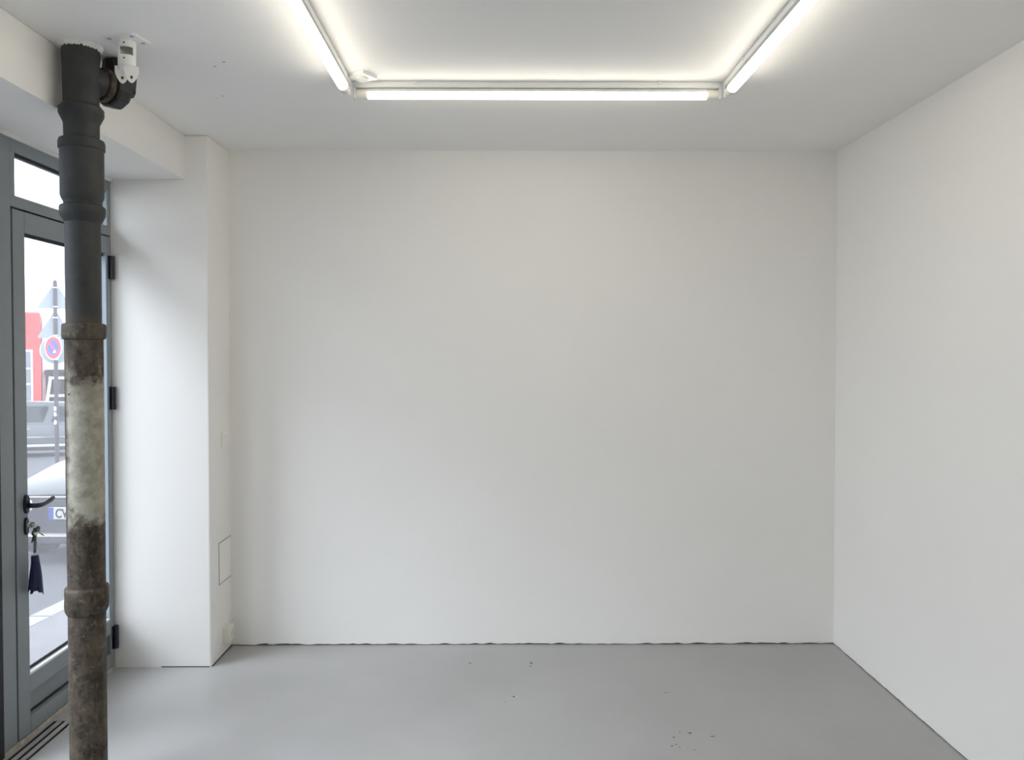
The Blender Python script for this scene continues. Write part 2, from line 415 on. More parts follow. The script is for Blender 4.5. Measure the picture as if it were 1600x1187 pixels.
part('gasket', BX((-2.014, 3.902, .262), (-2.008, 3.911, 2.128)), 'rubber', leaf)
part('glazing_bead', BX((-2.010, 3.9035, .262), (XD - .001, 3.9115, 2.128)), 'alu_light', leaf)
part('glazing_bead', BX((-2.010, 3.236, .2615), (XD, 3.911, .272), .002), 'bead_white', leaf)
part('gasket', BX((-2.014, 3.236, .262), (-2.009, 3.911, .285)), 'rubber', leaf)
part('seal', BX((TX + .005, 3.1485, .018), (XD - .012, 3.1575, 2.222)), 'rubber', door)
part('seal', BX((TX + .005, 3.149, 2.213), (XD - .02, 3.948, 2.2225)), 'rubber', door)
part('dark_post', BX((TX, 3.005, 0), (XD + .004, 3.061, SOF - .004), .003), 'rubber', door)
sill = part('threshold', BX((XO - .02, 3.06, -.02), (XD + .004, D1, .014), .004), 'sill_dirt', door)
# hinges
for z0, z1 in ((2.002, 2.119), (1.336, 1.453), (.107, .224)):
    bm = BX((XD - .004, 3.917, z0), (XD + .006, 3.953, z1), .002)
    lathe(bm, [(.0, z0), (.013, z0 + .0005), (.013, z0 + .036), (.0122, z0 + .0365), (.0122, z0 + .0375), (.013, z0 + .038), (.013, z1 - .038), (.0122, z1 - .0375), (.0122, z1 - .0365), (.013, z1 - .036), (.013, z1 - .0005), (.0, z1)], (XD + .014, 3.938, 0), seg=16)
    part('hinge', bm, 'black_plastic', door, smooth=True)
# lever handle
hy, hz = 3.2165, .992
def oval(ry, rz, n=28): return [(ry * math.cos(2 * math.pi * k / n), rz * math.sin(2 * math.pi * k / n)) for k in range(n)]
def oval_rose(cz, ry, rz, th):
    bm = B(); Mx = frame((LX, hy, cz), (0, 1, 0), (0, 0, 1))
    prev = None
    for s, x in ((1, 0), (1, th * .7), (.93, th), (.0, th * 1.05)):
        ring = [bm.verts.new(Mx @ Vector((u * max(s, .02), v * max(s, .02), x))) for u, v in oval(ry, rz)]
        if prev:
            for k in range(len(ring)): bm.faces.new((prev[k], prev[(k + 1) % len(ring)], ring[(k + 1) % len(ring)], ring[k]))
        else: bm.faces.new(ring)
        prev = ring
    bm.faces.new(prev); return bm
ho = part('handle', oval_rose(hz, .016, .040, .012), 'black_plastic', door, smooth=True)
bm = B()
tube(bm, [(LX + .006, hy, hz - .006), (LX + .03, hy, hz - .006), (LX + .043, hy + .004, hz - .007), (LX + .048, hy + .016, hz - .008), (LX + .049, hy + .04, hz - .009), (LX + .048, hy + .07, hz - .006),
          (LX + .047, hy + .10, hz - .001), (LX + .046, hy + .122, hz + .004), (LX + .045, hy + .133, hz + .0055)], [.011, .0105, .0105, .0105, .010, .0105, .0115, .0105, .004], 14, .8)
part('lever', bm, 'black_plastic', ho, smooth='all')
eo = part('lock_escutcheon', oval_rose(.899, .013, .037, .009), 'black_plastic', door, smooth=True)
part('lock_cylinder', lathe(B(), [(.0085, 0), (.0085, .004), (.007, .0045)], (LX + .009, hy, .905), 'X', 20), 'steel_key', eo, smooth=True)

# ------------------------------------------------------------------ unseen shop window nearer the camera, added to let in daylight
win = thing('added_window_1', (XD, 2.2, 0), 'unseen grey framed shop window nearer than the door, added to let in daylight', kind='structure')
for nme, lo, hi in (('frame_post', (TX, .25, 0), (XD, .33, SOF - .004)), ('frame_post', (TX, 2.955, 0), (XD, 3.004, SOF - .004)),
                    ('frame_head', (TX, .33, 2.43), (XD, 2.955, SOF - .004)), ('frame_sill', (TX, .33, 0), (XD, 2.955, .12))):
    part(nme, BX(lo, hi, .002), 'alu_grey', win)
part('glass_pane', BX((-2.018, .32, .11), (-2.012, 2.965, 2.44)), 'added_window_glass', win)

# ------------------------------------------------------------------ slot drain at the door
dr = thing('slot_drain', ((GX0 + GX1) / 2, 2.5, -.05), 'narrow metal slot drain let into the floor in front of the door', 'drain')
cb = BX((GX0 + .0005, GY0 + .0005, -.0495), (GX1 - .0005, GY1 - .0005, -.046))
for lo, hi in (((GX0 + .0002, GY0 + .001, -.046), (GX0 + .0012, GY1 - .001, -.007)), ((GX1 - .0012, GY0 + .001, -.046), (GX1 - .0002, GY1 - .001, -.007)), ((GX0 + .001, GY1 - .002, -.046), (GX1 - .001, GY1 - .0006, -.003))): box(cb, lo, hi)
part('channel', cb, 'dark_gap', dr)  # channel coloured near black: the shade down in the slots is painted in
for x0, x1 in ((GX0 + .0005, GX0 + .003), (-1.9515, -1.931), (-1.9155, -1.895), (-1.8795, GX1 - .0005)):
    part('bar', BX((x0, GY0 + .001, -.007), (x1, GY1 - .001, -.0005), .0008), 'grate_metal', dr)

# ------------------------------------------------------------------ keys and tassel in the lock
kx = LX + .009
ks = thing('key_bunch', (kx, hy, .905), 'bunch of keys with navy leather tassel hanging from the door lock', 'keys')
def key(bm, M, bow=.0115, blade=.03):
    holed(bm, [(bow * math.cos(a) * (1.0 if abs(math.cos(a)) < .9 else .92), bow * .95 * math.sin(a)) for a in [2 * math.pi * k / 20 for k in range(20)]], circ(.003, 20, (bow * .45, 0)), M, .0022)
    pts = [(-bow * .8, .0032), (-bow * .8, -.0032)]
    n = 7
    for k in range(n + 1):
        pts.append((-bow - blade * k / n, -.0034 + (.0018 if k % 2 else 0)))
    pts.append((-bow - blade - .003, 0)); pts.append((-bow - blade, .0034))
    prism(bm, pts, M, .0022)
    return bm
kb = (kx + .028, hy + .004, .905)
part('key', key(B(), frame((kx + .020, hy - .001, .9055), (1, .12, 0.03), (.0, .35, 1)), .013, .012), 'steel_key', ks)
part('key_ring', tube(B(), [(kx + .028 + .012 * math.cos(a) * .5, hy + .002 + .012 * math.cos(a), .893 + .012 * math.sin(a)) for a in [2 * math.pi * k / 20 for k in range(21)]], .0012, 8), 'steel_key', ks, smooth='all')
for dv, b_, m_ in (((-.25, -.75, .65), .0125, 'brass_key'), ((.1, .25, 1), .012, 'brass_key'), ((-.3, .3, .9), .0115, 'steel_key'), ((0.1, -.05, 1), .0105, 'steel_key')):
    d = Vector(dv).normalized()
    part('key', key(B(), frame(Vector((kx + .030, hy + .004, .882)) - d * b_ * .8 + Vector((random.uniform(-.004, .004), 0, 0)), d, (.75, .6, .2) if abs(dv[1]) > .3 else (.4, 1, .1)), b_), m_, ks)
part('key_cover', lathe(B(), [(.0, -.003), (.013, -.003), (.0138, -.001), (.0138, .001), (.013, .003), (0, .003)], (kx + .034, hy + .013, .884), 'X', 18), 'black_plastic', ks, smooth=True)
part('cord', tube(B(), [(kx + .028, hy + .000, .893), (kx + .029, hy - .003, .86), (kx + .029, hy - .004, .83), (kx + .028, hy - .004, .787)], [.0045, .005, .0025, .0025], 8), 'teal_cord', ks, smooth='all')
part('cord', tube(B(), [(kx + .029, hy + .003, .885), (kx + .031, hy + .005, .84), (kx + .030, hy + .003, .787)], .0022, 8), 'teal_cord', ks, smooth='all')
ta = part('tassel', lathe(B(), [(.004, .780), (.0145, .778), (.0150, .755), (.0152, .735), (.014, .732)], (kx + .029, hy, 0), seg=20), 'navy_leather', ks, smooth=True)
rt = random.Random(3)
for k in range(16):                                       # leather strands of the tassel
    a = 2 * math.pi * k / 16; r0 = .012; r1 = .024 + .005 * rt.random(); zb = .605 + .026 * rt.random() + (.02 if math.sin(a) < -.4 else 0)
    c = Vector((kx + .029, hy + .003, 0)); e = Vector((math.cos(a), math.sin(a), 0)); t = Vector((-e.y, e.x, 0))
    bm = B(); q = []
    for s, (r, z, wd) in enumerate(((r0, .768, .0032), (r0 + (r1 - r0) * .6, .70, .0046), (r1, zb, .0052))):
        p = c + e * r + Vector((0, 0, z))
        q.append([bm.verts.new(p + t * wd * i + e * .0009 * j) for i, j in ((-1, -1), (1, -1), (1, 1), (-1, 1))])
    for a_, b_ in zip(q, q[1:]):
        for i in range(4): bm.faces.new((a_[i], a_[(i + 1) % 4], b_[(i + 1) % 4], b_[i]))
    bm.faces.new(q[0]); bm.faces.new(q[-1])
    part('strand', bm, 'navy_leather', ta)

# ------------------------------------------------------------------ cast iron soil pipe
px, py = -1.522, 2.83
PZ = lambda y: 1.62 + (553.3 - y) * 0.0023333 * 1.0 + 0.0  # heights read along the pipe
pipe = thing('soil_pipe', (px, py, 0), 'old cast iron soil pipe, charcoal above and rusty bare iron below', 'pipe')
def seg_(name, prof, m, wob=.012, par=pipe): return part(name, lathe(B(), prof, (px, py, 0), seg=48, wob=wob), m, par, smooth=True)
# prof entries: radius, height
lower = [(.0628, 0), (.063, .3), (.0632, .66), (.063, .672)]
seg_('lower_section', lower, 'iron_bare')
seg_('collar', [(.062, .664), (.067, .668), (.0735, .682), (.0745, .70), (.074, .735), (.0745, .742), (.0745, .756), (.072, .762), (.064, .768)], 'iron_bare', .03)
seg_('middle_section', [(.0635, .76), (.064, 1.1), (.0638, 1.4), (.064, 1.68)], 'iron_bare')
seg_('collar', [(.063, 1.672), (.0715, 1.676), (.0735, 1.684), (.0735, 1.718), (.072, 1.728), (.064, 1.732)], 'iron_bare', .04)
seg_('upper_section', [(.059, 1.722), (.0595, 1.9), (.0595, 2.11)], 'iron_painted', .006)
seg_('ring', [(.0595, 2.098), (.066, 2.108), (.075, 2.125), (.0765, 2.135), (.0765, 2.150), (.074, 2.158), (.064, 2.163)], 'iron_painted', .01)
seg_('hub', [(.0615, 2.155), (.062, 2.172), (.068, 2.183), (.0725, 2.195), (.0730, 2.362), (.0775, 2.366), (.0778, 2.386), (.0745, 2.398), (.063, 2.404)], 'iron_painted', .01)
seg_('collar', [(.0585, 2.398), (.0595, 2.456), (.0605, 2.460), (.0735, 2.488), (.0748, 2.492), (.0748, 2.512), (.071, 2.515), (.0625, 2.5265)], 'iron_painted', .012)
seg_('tee_body', [(.0595, 2.52), (.0600, 2.60), (.0605, 2.66), (.0635, 2.70), (.0635, H)], 'iron_painted', .015)
# plaster left round the pipe where it enters the ceiling
bm = B(); rnd = random.Random(5); ro = []; ri = []; rl = []
for k in range(64):
    a = 2 * math.pi * k / 64; j = rnd.uniform(-.004, .006)
    ri.append(bm.verts.new((px + .060 * math.cos(a), py + .060 * math.sin(a), H - .012 - rnd.random() * .01)))
    rl.append(bm.verts.new((px + (.067 + j * .8) * math.cos(a), py + (.067 + j * .8) * math.sin(a), H - .006 - rnd.random() * .005)))
    ro.append(bm.verts.new((px + (.074 + j) * math.cos(a), py + (.074 + j) * math.sin(a), H)))
for a, b in ((ri, rl), (rl, ro)):
    for k in range(64): bm.faces.new((a[k], a[(k + 1) % 64], b[(k + 1) % 64], b[k]))
part('plaster_collar', bm, 'caulk', pipe)
# side branch with hub and wrapped elbow going up into the ceiling
bd = Vector((.42, .91, 0)).normalized(); bc = Vector((px, py, 2.628))
def axlathe(prof, c, d, seg=40, wob=.01):
    bm = lathe(B(), prof, (0, 0, 0), seg=seg, wob=wob)
    q = d.to_track_quat('Z', 'Y').to_matrix().to_4x4()
    bmesh.ops.transform(bm, matrix=Matrix.Translation(c) @ q, verts=bm.verts); return bm
part('branch', axlathe([(.052, .0), (.052, .075), (.055, .09)], bc, bd), 'iron_painted', pipe, smooth=True)
part('branch_ring', axlathe([(.052, .076), (.061, .080), (.0635, .088), (.063, .100), (.056, .105)], bc, bd, wob=.03), 'iron_bare', pipe, smooth=True)
part('branch_hub', axlathe([(.054, .102), (.071, .108), (.075, .116), (.074, .155), (.066, .168), (.05, .176)], bc, bd, seg=11, wob=.05), 'tape', pipe)
e0 = bc + bd * .135
part('elbow', tube(B(), [e0 + Vector((0, 0, -.01)), e0 + bd * .02 + Vector((0, 0, .01)), e0 + bd * .025 + Vector((0, 0, .05)), e0 + bd * .022 + Vector((0, 0, .09)), e0 + bd * .02 + Vector((0, 0, H - e0.z))], [.060, .064, .062, .056, .052], 11), 'tape', pipe)

# ------------------------------------------------------------------ white ceiling bracket
cx, cy = -1.325, 2.765
br = thing('camera_bracket', (cx, cy, H), 'white metal ceiling bracket with empty forked joint beside the pipe', 'bracket')
Mp = frame((cx, cy, H), (math.cos(R(-12)), math.sin(R(-12)), 0), (math.sin(R(-12)), -math.cos(R(-12)), 0))   # w points down
def rrect(a, b, ch, n=8):
    pts = []
    for (sx_, sy_), a0 in (((1, 1), 0), ((-1, 1), 90), ((-1, -1), 180), ((1, -1), 270)):
        for k in range(n):
            t = R(a0 + 90 * k / (n - 1)); pts.append((sx_ * (a - ch) + ch * math.cos(t), sy_ * (b - ch) + ch * math.sin(t)))
    return pts
plate = part('ceiling_plate', prism(B(), rrect(.066, .050, .012), Mp, .005), 'white_plastic', br, smooth=True)
for sx_, sy_ in ((.045, .030), (-.045, .030), (.045, -.030), (-.045, -.030)):
    c = Mp @ Vector((sx_, sy_, .005))
    part('screw', lathe(B(), [(.008, 0), (.0075, -.0015), (.004, -.002)], tuple(c), seg=14), 'sign_back', plate, smooth=True)
tr = .030; zt = H - .005; ccx, ccy = cx - .004, cy + .012
bm = B()
def arc_shell(z0, z1, a0, a1, r0=tr - .004, r1=tr, n=30, full=False):
    cols = []
    for k in range(n + (0 if full else 1)):
        a = a0 + (a1 - a0) * k / n
        cols.append([bm.verts.new((ccx + r * math.cos(a), ccy + r * math.sin(a), z)) for r, z in ((r0, z0), (r1, z0), (r1, z1), (r0, z1))])
    m_ = len(cols)
    for k in range(m_ if full else m_ - 1):
        a, b = cols[k], cols[(k + 1) % m_]
        for i in range(4): bm.faces.new((a[i], a[(i + 1) % 4], b[(i + 1) % 4], b[i]))
    if not full: bm.faces.new(cols[0]); bm.faces.new(cols[-1])
arc_shell(zt - .024, zt, 0, 2 * math.pi, full=True)
arc_shell(zt - .052, zt - .024, R(-22), R(238))           # the window in the front of the tube
arc_shell(zt - .090, zt - .052, 0, 2 * math.pi, full=True)
part('tube', bm, 'white_plastic', br, smooth=True)
part('tube_end', lathe(B(), [(tr, zt - .094), (tr, zt - .088)], (ccx, ccy, 0), seg=30), 'white_plastic', br, smooth=True)
for z in (zt - .012, zt - .066):
    d = Vector((.12, -1, 0)).normalized()
    part('set_screw', axlathe([(.003, tr - .002), (.003, tr + .0008)], Vector((ccx, ccy, z)), d, 10, 0), 'black_plastic', br)
def ear(c, u):
    n = 32; o_ = []
    for k in range(n):
        a = 2 * math.pi * k / n
        x, y = math.cos(a), math.sin(a)
        if y > 0: s = 1 / max(abs(x), abs(y)); o_.append((.024 * x * s, .022 * y * s))
        else: o_.append((.024 * x * (1 + .35 * y), .032 * y - .006 * (-y)))
    M_ = frame(c, u, (0, 0, 1))
    return holed(B(), o_, [(.0045 * math.cos(2 * math.pi * k / n), -.018 + .0065 * math.sin(2 * math.pi * k / n)) for k in range(n)], M_, .004)
ud = Vector((.90, .42, 0)).normalized(); nd = Vector((-ud.y, ud.x, 0))
part('fork_ear', ear(Vector((ccx, ccy, zt - .105)) - nd * -.018 + ud * -.016, ud), 'white_plastic', br)
part('fork_ear', ear(Vector((ccx, ccy, zt - .112)) - nd * .024 + ud * .014, ud), 'white_plastic', br)
part('fork_bridge', box(B(), (ccx - .018, ccy - .018, zt - .102), (ccx + .018, ccy + .018, zt - .09), .003), 'white_plastic', br)

# ------------------------------------------------------------------ fluorescent battens
def batten(label, p0, p1):
    p0 = Vector(p0); p1 = Vector(p1); L = (p1 - p0).length
    t = thing('fluorescent_batten', ((p0 + p1) / 2).to_tuple(), label, 'ceiling light', 'battens forming a u on the ceiling', local=True)
    t.rotation_euler = (0, 0, math.atan2(p1.y - p0.y, p1.x - p0.x))
    h = L / 2
    ch = B(); box(ch, (-h, -.022, -.026), (h, .022, -.003), .003); box(ch, (-h + .01, -.016, -.003), (h - .01, .016, 0))
    body = part('housing', ch, 'batten_metal', t, smooth=True)
    tb = B(); n_ = 24                                        # light comes from the lower two thirds; the back of the tube is opaque
    for m_, a0, a1 in (('tube_light', R(-190), R(10)), ('tube_back', R(10), R(170))):
        tb = B(); k_ = 18; rows = []
        for x_ in (-h + .062, h - .062):
            rows.append([tb.verts.new((x_, .021 * math.cos(a0 + (a1 - a0) * k / k_), -.0465 + .021 * math.sin(a0 + (a1 - a0) * k / k_))) for k in range(k_ + 1)])
        for k in range(k_): tb.faces.new((rows[0][k], rows[0][k + 1], rows[1][k + 1], rows[1][k]))
        for r_ in rows: tb.faces.new(r_)
        tb.faces.new((rows[0][0], rows[0][-1], rows[1][-1], rows[1][0]))
        part('tube' if m_ == 'tube_light' else 'tube_back', tb, m_, t)
    for s in (-1, 1):
        part('tube_cap', lathe(B(), [(.0185, s * (h - .064)), (.0195, s * (h - .060)), (.0185, s * (h - .016)), (.014, s * (h - .010))], (0, 0, -.0465), 'X', 24), 'lamp_cap', t, smooth=True)
        bm = B(); box(bm, (min(s * h, s * (h - .014)), -.019, -.070), (max(s * h, s * (h - .014)), .019, -.022), .006, 3)
        part('lamp_holder', bm, 'white_plastic', t, smooth=True)
        part('clip', BX((s * h * .66 - .007, -.026, -.013), (s * h * .66 + .007, .026, -.002), .002), 'white_plastic', t)
    return t
batten('white batten light with lit tube running across, parallel to the end wall', (-.600, 3.192, H), (.918, 3.192, H))
batten('white batten light with lit tube on the left, running towards the viewer', (-.622, 3.148, H), (-.622, 1.63, H))
batten('white batten light with lit tube on the right, running towards the viewer', (.940, 3.165, H), (.940, 1.645, H))

# small square ceiling fitting behind the left corner of the battens
dx, dy = -.546, 3.106
de = thing('square_ceiling_fitting', (dx, dy, H), 'small square white ceiling fitting with round centre by the batten corner', 'ceiling fitting')
Md = frame((dx, dy, H), (math.cos(R(-33)), math.sin(R(-33)), 0), (math.sin(R(-33)), -math.cos(R(-33)), 0))
part('base', prism(B(), rrect(.042, .042, .004), Md, .014), 'white_plastic', de, smooth=True)
part('cover', lathe(B(), [(.024, -.014), (.024, -.018), (.020, -.020), (.012, -.016)], (dx, dy, H), seg=28), 'white_plastic', de, smooth=True)

# ------------------------------------------------------------------ fittings on the pillar
ap = thing('access_panel', (XL, 4.155, .505), 'flush white access panel low on the pillar side', 'panel')
bm = B(); 
for lo, hi in (((XL - .001, 4.063, .392), (XL + .003, 4.066, .618)), ((XL - .001, 4.066, .392), (XL + .003, 4.244, .395)), ((XL - .001, 4.066, .615), (XL + .003, 4.244, .618))): box(bm, lo, hi)
mat('cream_well', (0.62, 0.61, 0.54), .5, var=.03)
mat('panel_gap', (0.42, 0.42, 0.41), .8, var=.1)
part('rim', bm, 'panel_gap', ap)
part('door', BX((XL - .001, 4.068, .398), (XL + .004, 4.242, .613), .0015), 'plaster', ap)
sw = thing('wall_switch', (XL, 4.155, 1.163), 'small white light switch painted over on the pillar side', 'switch')
part('plate', BX((XL - .001, 4.115, 1.123), (XL + .007, 4.195, 1.203), .003), 'plaster', sw, smooth=True)
part('rocker', BX((XL + .006, 4.137, 1.143), (XL + .010, 4.173, 1.183), .002), 'plaster', sw, smooth=True)
sk = thing('wall_socket', (XL, 4.16, .105), 'cream surface mounted power socket near the floor on the pillar', 'socket')
part('back_box', BX((XL - .001, 4.115, .06), (XL + .030, 4.200, .145), .005), 'cream_plastic', sk, smooth=True)
part('face_plate', BX((XL + .029, 4.119, .064), (XL + .036, 4.196, .141), .003), 'cream_plastic', sk, smooth=True)
part('outlet_well', lathe(B(), [(.021, .0), (.021, .0005)], (XL + .036, 4.157, .1025), 'X', 24), 'cream_well', sk)

# ------------------------------------------------------------------ the street, sloping gently down and away
SLOPE = .05
gz = lambda y: -.1 - SLOPE * (y - 5.2)                       # pavement height
rz = lambda y: gz(y) - .12                                   # road height
KX = -3.08
def slab(name, x0, x1, y0, y1, zf, th, m, label, n=1):
    bm = B()
    v = [bm.verts.new((x, y, zf(y) - d)) for d in (0, th) for x, y in ((x0, y0), (x1, y0), (x1, y1), (x0, y1))]
    for f in ((0, 1, 2, 3), (4, 5, 6, 7), (0, 1, 5, 4), (1, 2, 6, 5), (2, 3, 7, 6), (3, 0, 4, 7)): bm.faces.new([v[i] for i in f])
    o = part(name, bm, m); tag(o, label, kind='structure'); return o
slab('pavement', KX + .16, XO + .0, -10, 60, gz, .5, 'pavement', 'pale grey pavement outside the door')
slab('road', -60, KX, -10, 60, rz, .3, 'asphalt', 'grey asphalt road sloping gently away')
kerb = thing('kerb', (KX, 5, gz(5)), 'row of pale kerb stones along the pavement edge', kind='structure')
y = 1.0
while y < 12:
    bm = B(); y1 = y + .98
    v = [bm.verts.new((x, yy, zf + dz)) for yy in (y, y1) for x, zf, dz in ((KX, gz(yy), -.3), (KX + .16, gz(yy), -.3), (KX + .16, gz(yy), .003), (KX + .02, gz(yy), .003), (KX, gz(yy), -.02))]
    for k in range(5): bm.faces.new((v[k], v[(k + 1) % 5], v[5 + (k + 1) % 5], v[5 + k]))
    bm.faces.new(v[:5]); bm.faces.new(v[5:])
    part('kerb_stone', bm, 'kerb_stone', kerb); y += 1.0

def text_mesh(s, size):
    cu = bpy.data.curves.new('lettering', 'FONT'); cu.body = s; cu.size = size; cu.extrude = .0008; cu.offset = .0025
    ob = bpy.data.objects.new('lettering', cu); COL.objects.link(ob)
    bpy.context.view_layer.update()
    me = bpy.data.meshes.new_from_object(ob.evaluated_get(bpy.context.evaluated_depsgraph_get()))
    bpy.data.objects.remove(ob); bm = B(); bm.from_mesh(me); bpy.data.meshes.remove(me); return bm

def car(name, label, loc, heading, paint, prof, roof, W, wheels, glazing=None):
    """own coordinates: +Y is forward, Z up from the road; prof: (y, zbottom, ztop, halfwidth) from rear to front
       roof: (rear base y, rear top y, front top y, front base y, height)"""
    t = thing(name, loc, label, 'car', local=True)
    t.rotation_mode = 'QUATERNION'
    f = Vector((math.sin(heading), math.cos(heading), 0)); f.z = -SLOPE * f.y; f.normalize()
    r = f.cross(Vector((0, SLOPE, 1))).normalized(); u = r.cross(f)
    t.rotation_quaternion = Matrix((r, f, u)).transposed().to_quaternion()
    bm = B(); rings = []
    for (y_, zb, zt_, hw) in prof:
        h_ = zt_ - zb
        pts = [(-.86, 0), (-.97, .12), (-1, .45), (-.985, .74), (-.93, .93), (-.80, 1.0), (-.4, 1.025), (0, 1.035), (.4, 1.025), (.80, 1.0), (.93, .93), (.985, .74), (1, .45), (.97, .12), (.86, 0)]
        rings.append([bm.verts.new((a * hw, y_, zb + b * h_)) for a, b in pts])
    for a, b in zip(rings, rings[1:]):
        n_ = len(a)
        for k in range(n_): bm.faces.new((a[k], a[(k + 1) % n_], b[(k + 1) % n_], b[k]))
    bm.faces.new(rings[0]); bm.faces.new(rings[-1])
    body = part('body', bm, paint, t, smooth=True)
    cut = None
    for wy, wr in wheels:                                     # wheel arches cut out of the body
        cb = lathe(B(), [(wr + .045, -W), (wr + .045, W)], (0, wy, wr), 'X', 28)
        c = part('arch_cutter', cb, paint, t)
        md = body.modifiers.new('arch', 'BOOLEAN'); md.operation = 'DIFFERENCE'; md.object = c; md.solver = 'EXACT'
        bpy.context.view_layer.update()
        me = bpy.data.meshes.new_from_object(body.evaluated_get(bpy.context.evaluated_depsgraph_get()))
        body.modifiers.clear(); old = body.data; body.data = me; bpy.data.meshes.remove(old); bpy.data.objects.remove(c)
    part('underbody', BX((-W * .72, prof[0][0] + .1, prof[0][1]), (W * .72, prof[-1][0] - .15, .5)), 'car_trim', t)
    for wy, wr in wheels:
        for s in (-1, 1):
            bm = lathe(B(), [(wr * .6, 0), (wr * .97, 0), (wr, .02), (wr, .17), (wr * .97, .19), (wr * .6, .19)], (s * (W - .105) - .095, wy, wr), 'X', 28)
            wh = part('wheel', bm, 'tyre', t, smooth=True)
            part('hub_cap', lathe(B(), [(wr * .62, 0), (wr * .60, .012), (wr * .2, .02), (0.01, .022)] if s > 0 else [(wr * .62, 0), (wr * .60, -.012), (wr * .2, -.02), (.01, -.022)], (s * (W - .105) + s * .095, wy, wr), 'X', 20), 'chrome', wh, smooth=True)
    rb, rt_, ft, fb, hz_ = roof
    zb_r = 0; 
    def topz(y_):
        for a, b in zip(prof, prof[1:]):
            if a[0] <= y_ <= b[0]: k = (y_ - a[0]) / (b[0] - a[0]); return a[2] + (b[2] - a[2]) * k
        return prof[0][2]
    wb_, wt = W * .90, W * .70
    zbelt = min(topz(rb), topz(fb)) - .02
    hw0 = lambda z_: wb_ * .98 + (wt - wb_ * .98) * (z_ - zbelt) / (hz_ - zbelt)
    st = [(y_, z_, hw0(z_)) for y_, z_ in ((rb, topz(rb) - .02), (rt_, hz_ - .02), ((rt_ + ft) / 2, hz_ + .015), (ft, hz_ - .015), (fb, topz(fb) - .02))]
    bm = B(); L_ = []
    for y_, z_, hw in st: L_.append([bm.verts.new((s * hw * k, y_, z_ + (.02 if abs(k) < .9 and z_ > zbelt + .2 else 0))) for s, k in ((-1, 1), (-1, .6), (1, .6), (1, 1))])
    for a, b in zip(L_, L_[1:]):
        for k in range(3): bm.faces.new((a[k], a[k + 1], b[k + 1], b[k]))
    lo_ = [[bm.verts.new((s * wb_ * .98, y_, zbelt)) for s in (-1, 1)] for y_ in (rb, fb)]
    for s, i in ((-1, 0), (1, 3)):
        side = 0 if s < 0 else 1
        bm.faces.new([lo_[0][side]] + [r_[i] for r_ in L_] + [lo_[1][side]])
    gh = part('cabin', bm, paint, t)
    # windows
    def quad(name, p, th=.008):
        bm = B(); p = [Vector(q) for q in p]
        nn = (p[1] - p[0]).cross(p[2] - p[0]).normalized()
        a = [bm.verts.new(q + nn * th) for q in p]; b = [bm.verts.new(q - nn * th) for q in p]; k_ = len(p)
        bm.faces.new(a); bm.faces.new(b)
        for k in range(k_): bm.faces.new((a[k], a[(k + 1) % k_], b[(k + 1) % k_], b[k]))
        return part(name, bm, 'car_glass', t)
    def lerp(a, b, k): return a + (b - a) * k
    for nme, (ya, za, ha), (yb_, zb2, hb) in (('windscreen', st[4], st[3]), ('rear_window', st[0], st[1])):
        e = .012 if nme == 'windscreen' else -.012
        quad(nme, [(-ha * .88, lerp(ya, yb_, .08) + e, lerp(za, zb2, .1) + .012), (ha * .88, lerp(ya, yb_, .08) + e, lerp(za, zb2, .1) + .012), (hb * .9, lerp(ya, yb_, .92) + e, lerp(za, zb2, .92) + .012), (-hb * .9, lerp(ya, yb_, .92) + e, lerp(za, zb2, .92) + .012)])
    z0 = zbelt + .07; z1 = hz_ - .10
    hwz = lambda z_: hw0(z_) + .004
    g = glazing or ((rb + .18, -.28, rt_ + .12, -.32), (-.18, fb - .42, -.22, ft - .12))   # each: rear and front at the sill, rear and front at the top
    for s in (-1, 1):
        for a, b, c, d in g:
            quad('side_window', [(s * hwz(z0), a, z0), (s * hwz(z0), b, z0), (s * hwz(z1), d, z1), (s * hwz(z1), c, z1)])
        bm = BX((s * (W + .02) - .07, fb - .42, zbelt + .05), (s * (W + .02) + .07, fb - .32, zbelt + .17), .03, 3)
        part('mirror', bm, paint, t, smooth=True)
        for k in (.24, .60):
            yy = lerp(rb, fb, k + .12); part('door_handle', BX((s * W * .975 - .012, yy, zbelt - .12), (s * W * .975 + .02, yy + .17, zbelt - .09), .006), 'chrome', t)
        part('rub_strip', BX((s * W * .992 - .012, wheels[0][0] + .4, .46), (s * W * .992 + .016, wheels[1][0] - .42, .50), .005), 'chrome', t)
        part('sill_trim', BX((s * W * .96 - .02, wheels[0][0] + .36, prof[1][1] + .01), (s * W * .96 + .03, wheels[1][0] - .36, prof[1][1] + .07), .01), 'clamp_steel', t)
    return t, topz

# the dark car parked nose towards the shop
prof1 = [(-1.85, .30, .72, .62), (-1.78, .22, .86, .74), (-1.4, .20, .92, .79), (-.6, .18, .95, .80), (.2, .18, .955, .80), (.62, .18, .94, .80), (1.1, .20, .87, .785), (1.55, .21, .775, .745), (1.80, .22, .69, .70), (1.87, .25, .64, .66)]
cy1 = 6.98 + 1.87
c1, tz = car('hatchback_car', 'dark grey hatchback parked nose towards the door with a white number plate', (-3.84, cy1, rz(cy1)), math.pi, 'car_graphite', prof1, (-1.72, -1.25, -.12, .72, 1.42), .80, [(-1.18, .29), (1.22, .29)])
F = 1.872
part('bumper', BX((-.70, 1.72, .20), (.70, F + .02, .30), .02, 3), 'car_graphite', c1, smooth=True)
part('bonnet_trim', BX((-.56, F - .02, .618), (.56, F + .016, .632), .004), 'chrome', c1)
part('bumper_trim', BX((-.69, F + .0, .266), (.69, F + .026, .280), .004), 'chrome', c1)
part('grille', BX((-.36, F - .02, .545), (.36, F + .010, .60), .004), 'car_trim', c1)
